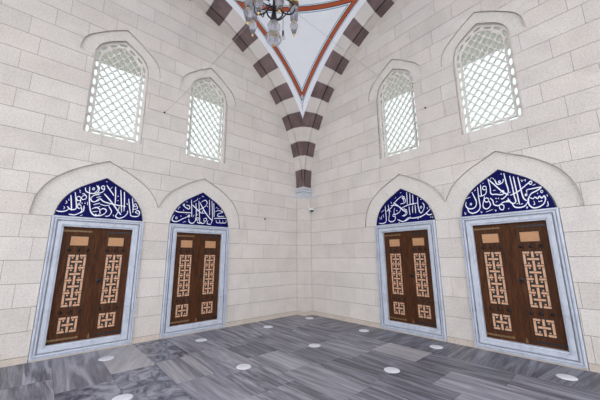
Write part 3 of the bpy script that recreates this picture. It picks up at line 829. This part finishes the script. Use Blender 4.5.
for side in ('left', 'right'):
    for i, c in enumerate(DOORS[side]):
        k = 1+i+(2 if side == 'right' else 0)
        root = empty('calligraphy_lunette', (c, 0, 2.355) if side == 'left' else (0, -c, 2.355), ROT[side], pl[k], 'tile panel', 'calligraphy lunettes over the doors')
        out = [(x*.996, z-2.355+.004) for x, z in TYMP]
        bm = bmesh.new(); prism(bm, out, .020, .086); bm.normal_update()
        for f in bm.faces:
            if abs(f.normal.y) < .5 and f.calc_center_median().z > .01: f.material_index = 1
        obj('tile_field', bm, [M['tile'], M['tile_edge']], root)
        # thin dark border line
        inn = [(x*.975, z*.975+.008) for x, z in out]
        me = plate_with_holes('tile_border', out if area(out) > 0 else out[::-1], [inn], .0185, .0015)
        obj('tile_border', me, M['tile_edge'], root)
        bm = bmesh.new()
        for q, (w, pts) in enumerate(STROKES[k]): ribbon(bm, pts, w*.019, .0165, q % 9)
        bmesh.ops.recalc_face_normals(bm, faces=bm.faces)
        obj('inscription', bm, M['script'], root)

# ------------------------------------------------------------------ arches, pilasters, capitals
BND = [0.9]+[8.1+5.31*k for k in range(0, 31)]
def make_arch(name):
    """ring standing D out from y=0, centre at x=-C; alternating stones"""
    bm = bmesh.new()
    bnd = [.9]
    while True:
        v = 8.1+5.31*(len(bnd)-1)
        if v > 90+2.65: break
        bnd.append(v)
    # symmetric: mirror about 90 deg
    half = [(bnd[i], bnd[i+1], i % 2) for i in range(len(bnd)-1)]
    half[-1] = (half[-1][0], 90.0, half[-1][2])
    segs = half+[(180-b, 180-a, m) for a, b, m in half[::-1]]
    # merge the keystone halves
    for a0, a1, m in segs:
        g = .05
        a0 += g; a1 -= g
        n = 5; ring = []
        for i in range(n+1):
            a = math.radians(a0+(a1-a0)*i/n)
            row = []
            for rr in (RI, RE):
                x = C-rr*math.cos(a); z = ZC+rr*math.sin(a)
                row.append((x, z))
            ring.append(row)
        vf = []
        for (pi_, pe_) in ring:
            # the extrados stops on the diagonal plane, where the next arch begins
            def cl(p, q):
                if q[0] < D:
                    t = (D-p[0])/(q[0]-p[0]) if abs(q[0]-p[0]) > 1e-6 else 0
                    q = (D, p[1]+(q[1]-p[1])*t)
                if q[0] > 2*C-D:
                    t = (2*C-D-p[0])/(q[0]-p[0]) if abs(q[0]-p[0]) > 1e-6 else 0
                    q = (2*C-D, p[1]+(q[1]-p[1])*t)
                return q
            pf = cl(pi_, pe_)
            an_ = math.atan2(pi_[1]-ZC, C-pi_[0]); P_ = lambda rr, y: bm.verts.new((-(C-rr*math.cos(an_)), y, ZC+rr*math.sin(an_)))
            vf.append([bm.verts.new((-pf[0], -D, pf[1])), P_(RI, -D), P_(RI, -D+.014), P_(RI+.05, -D+.018), P_(RI+.05, -D+.046), P_(RI, -D+.048), P_(RI, 0), bm.verts.new((-pe_[0], .0, pe_[1]))])
        mi = 0 if m == 0 else 1
        for i in range(n):
            for k in range(8):
                bm.faces.new((vf[i][k], vf[i][(k+1) % 8], vf[i+1][(k+1) % 8], vf[i+1][k])).material_index = mi if k not in (2, 3, 4) or mi else 3
        for e in (0, n): bm.faces.new(vf[e]).material_index = mi
    # mortar core a hair behind
    n = 90; pv = None
    for i in range(n+1):
        a = math.radians(1+178*i/n)
        ri, re = RI+.056, RE-.006
        x0, z0 = C-ri*math.cos(a), ZC+ri*math.sin(a); x1, z1 = C-re*math.cos(a), ZC+re*math.sin(a)
        if x1 < D or x1 > 2*C-D:
            e = D+.004 if x1 < D else 2*C-D-.004; t = (e-x0)/(x1-x0) if abs(x1-x0) > 1e-6 else 0; x1, z1 = e, z0+(z1-z0)*t
        cv = [bm.verts.new((-x0, -D+.006, z0)), bm.verts.new((-x1, -D+.006, z1)), bm.verts.new((-x0, 0, z0))]
        if pv:
            bm.faces.new((pv[0], pv[1], cv[1], cv[0])).material_index = 2
            bm.faces.new((pv[0], cv[0], cv[2], pv[2])).material_index = 2
        pv = cv
    bmesh.ops.remove_doubles(bm, verts=bm.verts, dist=1e-5)
    bmesh.ops.dissolve_degenerate(bm, dist=1e-5, edges=bm.edges)
    bmesh.ops.recalc_face_normals(bm, faces=bm.faces)
    return obj(name, bm, [M['arch_red'], M['arch_white'], M['joint'], M['dark_joint']], kind='structure')
a0 = make_arch('trim_1')
def spin(o, k):
    """turn a corner or side piece about the room's centre by k quarter turns"""
    m = Matrix.Translation((-C, -C, 0)) @ Matrix.Rotation(-k*PI/2, 4, 'Z') @ Matrix.Translation((C, C, 0))
    o.location = m.to_translation(); o.rotation_euler = (0, 0, -k*PI/2)
for k in (1, 2, 3):
    c = a0.copy(); COL.objects.link(c); c.name = 'trim_%d' % (k+1); spin(c, k)
def make_pilaster():
    root = empty('trim_5', kind='structure')
    bm = bmesh.new(); z = 0
    for i, (z0, z1) in enumerate(zip(ZR, ZR[1:])):
        if z0 > 3.3: break
        z1 = min(z1, 3.40)
        g = .0035; e = .008 if i == 0 else 0
        box(bm, -D-e, -.014, -D-e, -.014, z0+(g if i else 0), z1-g, 3 if i == 0 else (0, 1, 0, 2, 1, 0)[i % 6])
    box(bm, -D+.006, .2, -D+.006, .2, 0, 3.40, 4)
    obj('pilaster_shaft', bm, [M['stone_b'], M['stone_d'], M['stone_a'], M['plinth'], M['joint']], root, 'structure')
    bm = bmesh.new(); prof = [(3.385, .0), (3.40, .020), (3.425, .024), (3.47, .042), (3.53, .060), (3.535, .0), (3.57, .0), (3.575, .064), (3.63, .066), (3.635, .02), (3.655, .02), (3.655, .070), (3.70, .072), (3.72, .05)]
    pv = None
    for zz, e in prof:
        ring = [bm.verts.new(p) for p in ((-D-e, .0, zz), (-D-e, -D-e, zz), (.0, -D-e, zz))]
        if pv:
            for i in range(2): bm.faces.new((pv[i], pv[i+1], ring[i+1], ring[i]))
        pv = ring; 
        if zz == 3.385: lo = ring
    c0 = bm.verts.new((0, 0, prof[0][0])); bm.faces.new((lo[2], lo[1], lo[0], c0)); c1 = bm.verts.new((0, 0, prof[-1][0])); bm.faces.new((pv[0], pv[1], pv[2], c1))
    bmesh.ops.recalc_face_normals(bm, faces=bm.faces)
    obj('capital', bm, M['cap'], root, 'structure')
    return root
p0 = make_pilaster()
for k in (1, 2, 3):
    c = copy_tree(p0); c.name = 'trim_%d' % (5+k); spin(c, k)

# ------------------------------------------------------------------ ceiling: four pendentives, ring and dome, one plaster shell
def make_ceiling():
    bm = bmesh.new(); h0 = C-D
    top = ZC+math.sqrt(RE**2)
    zt = ZC+math.sqrt(RE**2-h0**2)           # where two arches meet
    NZ, NP = 46, 20
    for q in range(4):
        rows = []
        for i in range(NZ+1):
            z = zt+(top-zt)*math.sin(PI/2*i/NZ)**1.0 if False else zt+(top-zt)*(i/NZ)**.9
            z = min(z, top)
            h = math.sqrt(max(RE**2-(z-ZC)**2, 0)); r = math.hypot(h0, h)
            aL = math.atan2(h0, h); aR = math.atan2(h, h0)
            rows.append([bm.verts.new((r*math.cos(a), r*math.sin(a), z)) for a in [q*PI/2+aR+(aL-aR)*j/NP for j in range(NP+1)]])
        for a, b in zip(rows, rows[1:]):
            for j in range(NP):
                try: bm.faces.new((a[j+1], a[j], b[j], b[j+1]))
                except ValueError: pass
    # ring and dome
    prof = [(h0, top), (h0-.10, top+.02), (h0-.10, top+.12), (h0+.0, top+.16), (h0, top+.5)]+[(h0*math.cos(a), top+.5+h0*.95*math.sin(a)) for a in [PI/2*i/16 for i in range(1, 16)]]+[(0, top+.5+h0*.95)]
    lathe(bm, prof, 80)
    bmesh.ops.remove_doubles(bm, verts=bm.verts, dist=1e-4)
    bmesh.ops.dissolve_degenerate(bm, dist=1e-5, edges=bm.edges)
    o = obj('ceiling', bm, M['ceiling'], kind='structure', smooth=True)
    o.location = (-C, -C, 0)
    return o
ceil = make_ceiling()
# painted pendant at the foot of the painted lines, on the diagonal of the corner pendentive
def pend_pt(u, z, off=.006):
    h0 = C-D; h = math.sqrt(RE**2-(z-ZC)**2); r = math.hypot(h0, h)-off; a = PI/4+u/r
    return (r*math.cos(a), r*math.sin(a), z)
bm = bmesh.new()
def dia(z, w, h, mi, off):
    vs = [bm.verts.new(pend_pt(u, zz, off)) for u, zz in ((0, z-h), (w*.6, z-h*.45), (w, z), (w*.6, z+h*.45), (0, z+h), (-w*.6, z+h*.45), (-w, z), (-w*.6, z-h*.45))]
    bm.faces.new(vs).material_index = mi
for z, w, h in ((6.60, .060, .085), (6.47, .045, .075), (6.36, .034, .060), (6.28, .022, .045)):
    dia(z, w, h, 0, .006); dia(z, w*.68, h*.7, 1, .009)
dia(6.60, .022, .04, 2, .012)
bmesh.ops.recalc_face_normals(bm, faces=bm.faces)
po = obj('painted_pendant', bm, [simple('blue_grey_paint', (.10, .15, .21), .7), simple('white_paint', (.72, .74, .80), .7), simple('red_paint', (.45, .09, .04), .7)], ceil, 'structure')

# deep eaves outside both walls; their undersides show through the tops of the windows
for nm, p in (('trim_9', (-11.5, .9, THICK, 1.95)), ('trim_10', (THICK, 1.95, -11.5, .3))):
    bm = bmesh.new(); box(bm, p[0], p[1], p[2], p[3], 6.72, 6.95); obj(nm, bm, M['surround'], kind='structure')

# ------------------------------------------------------------------ floor: marble slabs in 0.6 m columns, stripes running along the right wall
def make_floor():
    bm = bmesh.new(); uv = bm.loops.layers.uv.new('UVMap')
    def slab(x0, x1, y0, y1, mi, turn=False, ang=0):
        g = .0022; z = rnd.uniform(-.0006, .0006)
        fs = box(bm, x0+g, x1-g, y0+g, y1-g, -.04, z, mi)
        ox, oy = rnd.uniform(0, 90), rnd.uniform(0, 90); a = math.radians(ang+rnd.uniform(-4, 4)+(90 if turn else 0)); ca, sa = math.cos(a), math.sin(a)
        for f in fs:
            for l in f.loops:
                p = l.vert.co; x, y = p.x-x0, p.y-y0
                l[uv].uv = (ox+x*ca-y*sa, oy+x*sa+y*ca)
    # border strip beside the right wall: short slabs with stripes across
    y = 0.0
    while y > -12:
        h = rnd.uniform(.7, 1.3); slab(-.85, .2, y-h, y, rnd.choice((1, 1, 1, 0)), True, rnd.choice((0, 0, 12))); y -= h
    known = {0: [-1.15, -2.15, -3.30, -4.12, -5.30], 1: [-1.3, -2.4, -3.35, -4.65], 2: [-1.2, -2.45, -3.2, -4.10, -5.0], 3: [-1.5, -2.2, -3.07, -4.16], 4: [-1.3, -2.62, -3.37, -4.4],
             5: [-1.40, -2.42, -3.36, -4.4], 6: [-1.47, -2.22, -2.95, -4.0], 7: [-1.70, -2.9], 8: [-1.1, -2.3], 9: [-1.5], 10: [-1.0]}
    style = {(0, 3): 3, (5, 0): 2, (6, 0): 3, (6, 1): 2, (6, 2): 2, (5, 1): 4, (4, 2): 0, (5, 2): 5, (7, 0): 5, (7, 1): 2, (3, 2): 4, (4, 1): 5, (4, 0): 5, (2, 3): 1, (8, 0): 0, (1, 2): 5, (3, 3): 5, (2, 2): 1, (0, 4): 1, (1, 3): 1}
    xs = [-.85, -1.46, -2.07, -2.68, -3.30, -3.92, -4.50, -5.08, -5.70, -6.30, -6.90, -7.50, -8.1, -8.7, -9.3, -9.9, -10.5, -11.1, -11.7]
    for ci, (x1, x0) in enumerate(zip(xs, xs[1:])):
        y = .2; js = list(known.get(ci, [-rnd.uniform(.9, 1.5)])); k = 0
        while y > -12:
            ny = js[k] if k < len(js) else y-rnd.uniform(.85, 1.35)
            mi = style.get((ci, k), rnd.choice((0, 0, 0, 1, 5, 5)))
            slab(x0, x1, ny, y, mi, False, {(6, 0): 25, (7, 1): 20}.get((ci, k), 0)); y = ny; k += 1
    o = obj('floor', bm, FM, kind='structure')
    bm = bmesh.new(); box(bm, -11.9, .3, -12, .3, -.08, -.006)
    obj('joint_bed', bm, simple('dark_floor_joint', (.10, .10, .105), .8), o, 'structure')
    return o
fl = make_floor()
bm = bmesh.new()
# open paving outside the vaulted bay
for x0, x1, y0, y1 in ((-45, -11.75, -45, 30), (-11.75, .3, -45, -12.1), (.3, 30, -45, 30), (-11.75, .3, .3, 30)): box(bm, x0, x1, y0, y1, -.2, -.05)
obj('floor_outside', bm, M['outside'], kind='structure')

# ------------------------------------------------------------------ round floor discs
DISCS = [((-5.02, -.64), 'white round floor disc in front of the leftmost door'), ((-5.11, -2.39), 'white round floor disc at the bottom left edge of the view'),
 ((-3.43, -.66), 'white round floor disc in front of the left-wall door nearer the corner'), ((-3.55, -2.49), 'white round floor disc in the open floor, below the left-wall inner door'),
 ((-1.81, -.67), 'white round floor disc near the left wall between its inner door and the corner'), ((-.41, -.62), 'white round floor disc at the foot of the corner pilaster'),
 ((-2.03, -2.46), 'white round floor disc in the middle of the open floor'), ((-.46, -2.43), 'white round floor disc by the right wall, between the corner and its first door'),
 ((-2.04, -4.06), 'white round floor disc on open floor before the right-wall inner door'), ((-.475, -4.02), 'white round floor disc between the two right-wall doors'),
 ((-.54, -5.78), 'white round floor disc at the right, before the rightmost door'), ((-3.50, -4.12), 'white round floor disc just showing at the bottom centre of the view')]
bm = bmesh.new(); lathe(bm, [(0, .009), (.098, .009), (.108, .006), (.112, 0), (0, 0)], 32)
bmesh.ops.recalc_face_normals(bm, faces=bm.faces)
disc = obj('floor_disc', bm, M['disc'])
for i, (p, lb) in enumerate(DISCS):
    o = disc if i == 0 else disc.copy()
    if i: COL.objects.link(o)
    o.location = (p[0], p[1], .0008); tag(o, lb, 'floor disc', 'white discs on the marble floor')

# ------------------------------------------------------------------ security camera on the corner pilaster
root = empty('security_camera', (-.055, -D, 3.055), 0, 'small white dome security camera on the corner pilaster under its capital', 'camera')
bm = bmesh.new(); box(bm, -.035, .035, -.06, .0, -.012, .035, 0, .004); lathe(bm, [(0, .025), (.055, .025), (.064, .0), (.064, -.035), (.056, -.04), (0, -.04)], 20, (0, -.10, .0))
obj('housing', bm, M['white_plastic'], root)
bm = bmesh.new(); lathe(bm, [(.052, -.04), (.050, -.06), (.034, -.082), (0, -.092)], 20, (0, -.10, 0)); obj('dome_lens', bm, M['dark_lens'], root)

# ------------------------------------------------------------------ wall anchors and the thin stay wires
AX = Vector((-5.012, -5.155, 0))
anchors = [((-4.336, 0, 4.895), 0, 'small dark wall anchor between the two left-wall windows'), ((0, -4.07, 4.886), -PI/2, 'small dark wall anchor between the two right-wall windows'),
           ((-1.497, 0, 2.67), 0, 'small dark wall anchor low on the left wall near the corner')]
bm = bmesh.new(); lathe(bm, [(0, .05), (.009, .05), (.010, .012), (.020, .008), (.020, 0), (0, 0)], 12); bmesh.ops.rotate(bm, verts=bm.verts, matrix=Matrix.Rotation(PI/2, 3, 'X'))
an0 = obj('wall_anchor', bm, M['black'])
for i, (p, rz, lb) in enumerate(anchors):
    o = an0 if i == 0 else an0.copy()
    if i: COL.objects.link(o)
    o.location = p; o.rotation_euler = (0, 0, rz); tag(o, lb, 'wall anchor', 'wall anchors')
for i, (e, lb) in enumerate((((-4.336, -.045, 4.895), 'thin wire from the chandelier to the left wall anchor'), ((-.045, -4.07, 4.886), 'thin wire from the chandelier to the right wall anchor'))):
    s = AX+Vector((0, 0, 3.46)); e = Vector(e); bm = bmesh.new()
    tube(bm, [s.lerp(e, t/12)+Vector((0, 0, -.05*math.sin(PI*t/12))) for t in range(13)], .0014, 5)
    tag(obj('stay_wire', bm, M['wire']), lb, 'wire', 'stay wires')

# ------------------------------------------------------------------ chandelier
ch = empty('chandelier', (AX.x, AX.y, 3.04), 0, 'hanging chandelier with crystal lamps, black scrolled arms and gilt tips', 'chandelier')
# local z is measured from the lowest tip
bm = bmesh.new()
lathe(bm, [(0, .012), (.022, .016), (.036, .03), (.054, .045), (.060, .065), (.050, .085), (.028, .10), (.022, .112), (.030, .125), (.044, .145), (.046, .165), (.036, .185), (.022, .20)], 14)
obj('crystal_ball', (lambda b: (lathe(b, [(.012, .52), (.05, .55), (.06, .60), (.045, .66), (.012, .70)], 14), b)[1])(bmesh.new()), M['crystal'], ch)
obj('crystal_vase', bm, M['crystal'], ch)
bm = bmesh.new(); lathe(bm, [(0, -.004), (.007, .002), (.011, .012), (.0, .014)], 10); obj('gilt_collar', (lambda b: (lathe(b, [(.024, .100), (.027, .105), (.024, .110), (.020, .105), (.024, .100)], 12), b)[1])(bmesh.new()), M['gold'], ch); obj('gilt_tip', bm, M['gold'], ch)
bm = bmesh.new()
lathe(bm, [(0, .195), (.026, .20), (.022, .23), (.014, .28), (.010, .335), (.010, .52), (.012, .75), (.03, .80), (.05, .86), (.03, .92), (.010, .98), (.008, 1.3)], 12)
tube(bm, [(0, 0, 1.3), (0, 0, 3.5), (0, 0, 10.7)], .006, 6)
obj('stem', bm, M['black'], ch)
def Lc(x, y, z): return (x-AX.x, y-AX.y, z-3.04)
def hang_lamp(p, name='crystal_lamp', par=ch):
    """p: tip position (local)"""
    x, y, z = p
    bm = bmesh.new()
    lathe(bm, [(0, .018), (.012, .026), (.022, .060), (.031, .095), (.026, .112), (.012, .122), (.012, .130), (.028, .142), (.031, .19), (.033, .25), (.037, .285), (.030, .295)], 12, (x, y, z))
    lamp = obj(name, bm, M['crystal'], par)
    for nm, prof in (('gilt_tip', [(0, .0), (.004, .004), (.008, .016), (.006, .024), (0, .024)]), ('gilt_collar', [(.013, .120), (.017, .126), (.013, .132), (.010, .126), (.013, .120)]),
                     ('gilt_cap', [(.036, .283), (.039, .292), (.024, .306), (.008, .318), (0, .318)])):
        bm = bmesh.new(); lathe(bm, prof, 10, (x, y, z)); obj(nm, bm, M['gold'], lamp)
    return lamp
tips = [(-4.851, -5.186, 3.188), (-5.094, -5.01, 3.163), (-5.182, -5.086, 3.156), (-5.174, -5.208, 3.150), (-5.062, -5.285, 3.180)]
for t in tips:
    p = Lc(*t); hang_lamp(p)
    top = Vector((p[0], p[1], p[2]+.318)); c0 = Vector((0, 0, .30)); d = (top-c0); h = Vector((d.x, d.y, 0)); side = Vector((-h.y, h.x, 0))*.25
    pts = []
    for i in range(15):
        s = i/14
        pts.append(c0+h*s+Vector((0, 0, d.z*s-.11*math.sin(PI*s)**1.0*(1-s*.2)))+side*math.sin(2*PI*s))
    b = bmesh.new(); tube(b, pts, .0042, 7); obj('scroll_arm', b, M['black'], ch)
# two open scroll loops round the stem
hv = Vector((.746, -.666, 0))
for dx, dz, r_, tw in ((.006, .275, .056, .1), (-.086, .325, .062, -.35), (.088, .325, .062, .35)):
    b = bmesh.new(); d_ = Vector((hv.x*math.cos(tw)-hv.y*math.sin(tw), hv.x*math.sin(tw)+hv.y*math.cos(tw), 0))
    tube(b, [hv*dx+d_*(r_*math.cos(a))+Vector((0, 0, dz+r_*math.sin(a))) for a in [.5+2*PI*i/24*.93 for i in range(25)]], .0056, 7); obj('scroll_loop', b, M['black'], ch)
# small switch pull hanging beside the vase
b = bmesh.new(); q = Lc(-5.006, -5.253, 3.046)
tube(b, [(q[0], q[1], .42), (q[0], q[1], q[2]+.056), (q[0], q[1], q[2]+.055), (q[0], q[1], q[2]+.018)], [.0018, .0018, .007, .007], 8); obj('pull_cord', b, M['black'], ch)
b = bmesh.new(); lathe(b, [(0, -.012), (.012, -.006), (.014, .006), (.006, .018), (0, .02)], 10, (q[0], q[1], q[2])); obj('cord_drop', b, M['crystal'], ch)
# upper tier
for k in range(8):
    a = 2*PI*k/8+.2; r = .58; x, y = r*math.cos(a), r*math.sin(a)
    hang_lamp((x, y, 1.10))
    b = bmesh.new(); pts = []
    for i in range(17):
        s = i/16; pts.append((x*s, y*s, .82+(1.418-.82)*s-.20*math.sin(PI*s)))
    tube(b, pts, .008, 7); obj('scroll_arm', b, M['black'], ch)

# ------------------------------------------------------------------ daylight
w = bpy.data.worlds.new('World'); scene.world = w; w.use_nodes = True
nt = w.node_tree; bg = nt.nodes['Background']
bg.inputs[0].default_value = (.96, .97, 1.0, 1); bg.inputs[1].default_value = SKY
# ------------------------------------------------------------------ camera
H = 1.6; yaw, pitch, roll = math.radians(48.243), math.radians(11.473), math.radians(-.364)
fw = Vector((math.cos(yaw)*math.cos(pitch), math.sin(yaw)*math.cos(pitch), math.sin(pitch)))
rt = Vector((math.sin(yaw), -math.cos(yaw), 0)); up = rt.cross(fw)
rt, up = math.cos(roll)*rt+math.sin(roll)*up, -math.sin(roll)*rt+math.cos(roll)*up
cam = bpy.data.cameras.new('camera'); co = bpy.data.objects.new('camera', cam); COL.objects.link(co)
co.matrix_world = Matrix(((rt.x, up.x, -fw.x, -6.029), (rt.y, up.y, -fw.y, -6.56), (rt.z, up.z, -fw.z, H), (0, 0, 0, 1)))
cam.sensor_width = 36; cam.lens = 284.832/600*36; cam.clip_start = .05; cam.clip_end = 200
scene.camera = co
scene.view_settings.view_transform = 'Standard'; scene.view_settings.look = 'None'; scene.view_settings.gamma = 1
scene.view_settings.use_curve_mapping = False; scene.view_settings.exposure = EXPO
scene.cycles.use_denoising = True; scene.cycles.max_bounces = 8; scene.cycles.diffuse_bounces = 5; scene.cycles.transparent_max_bounces = 16
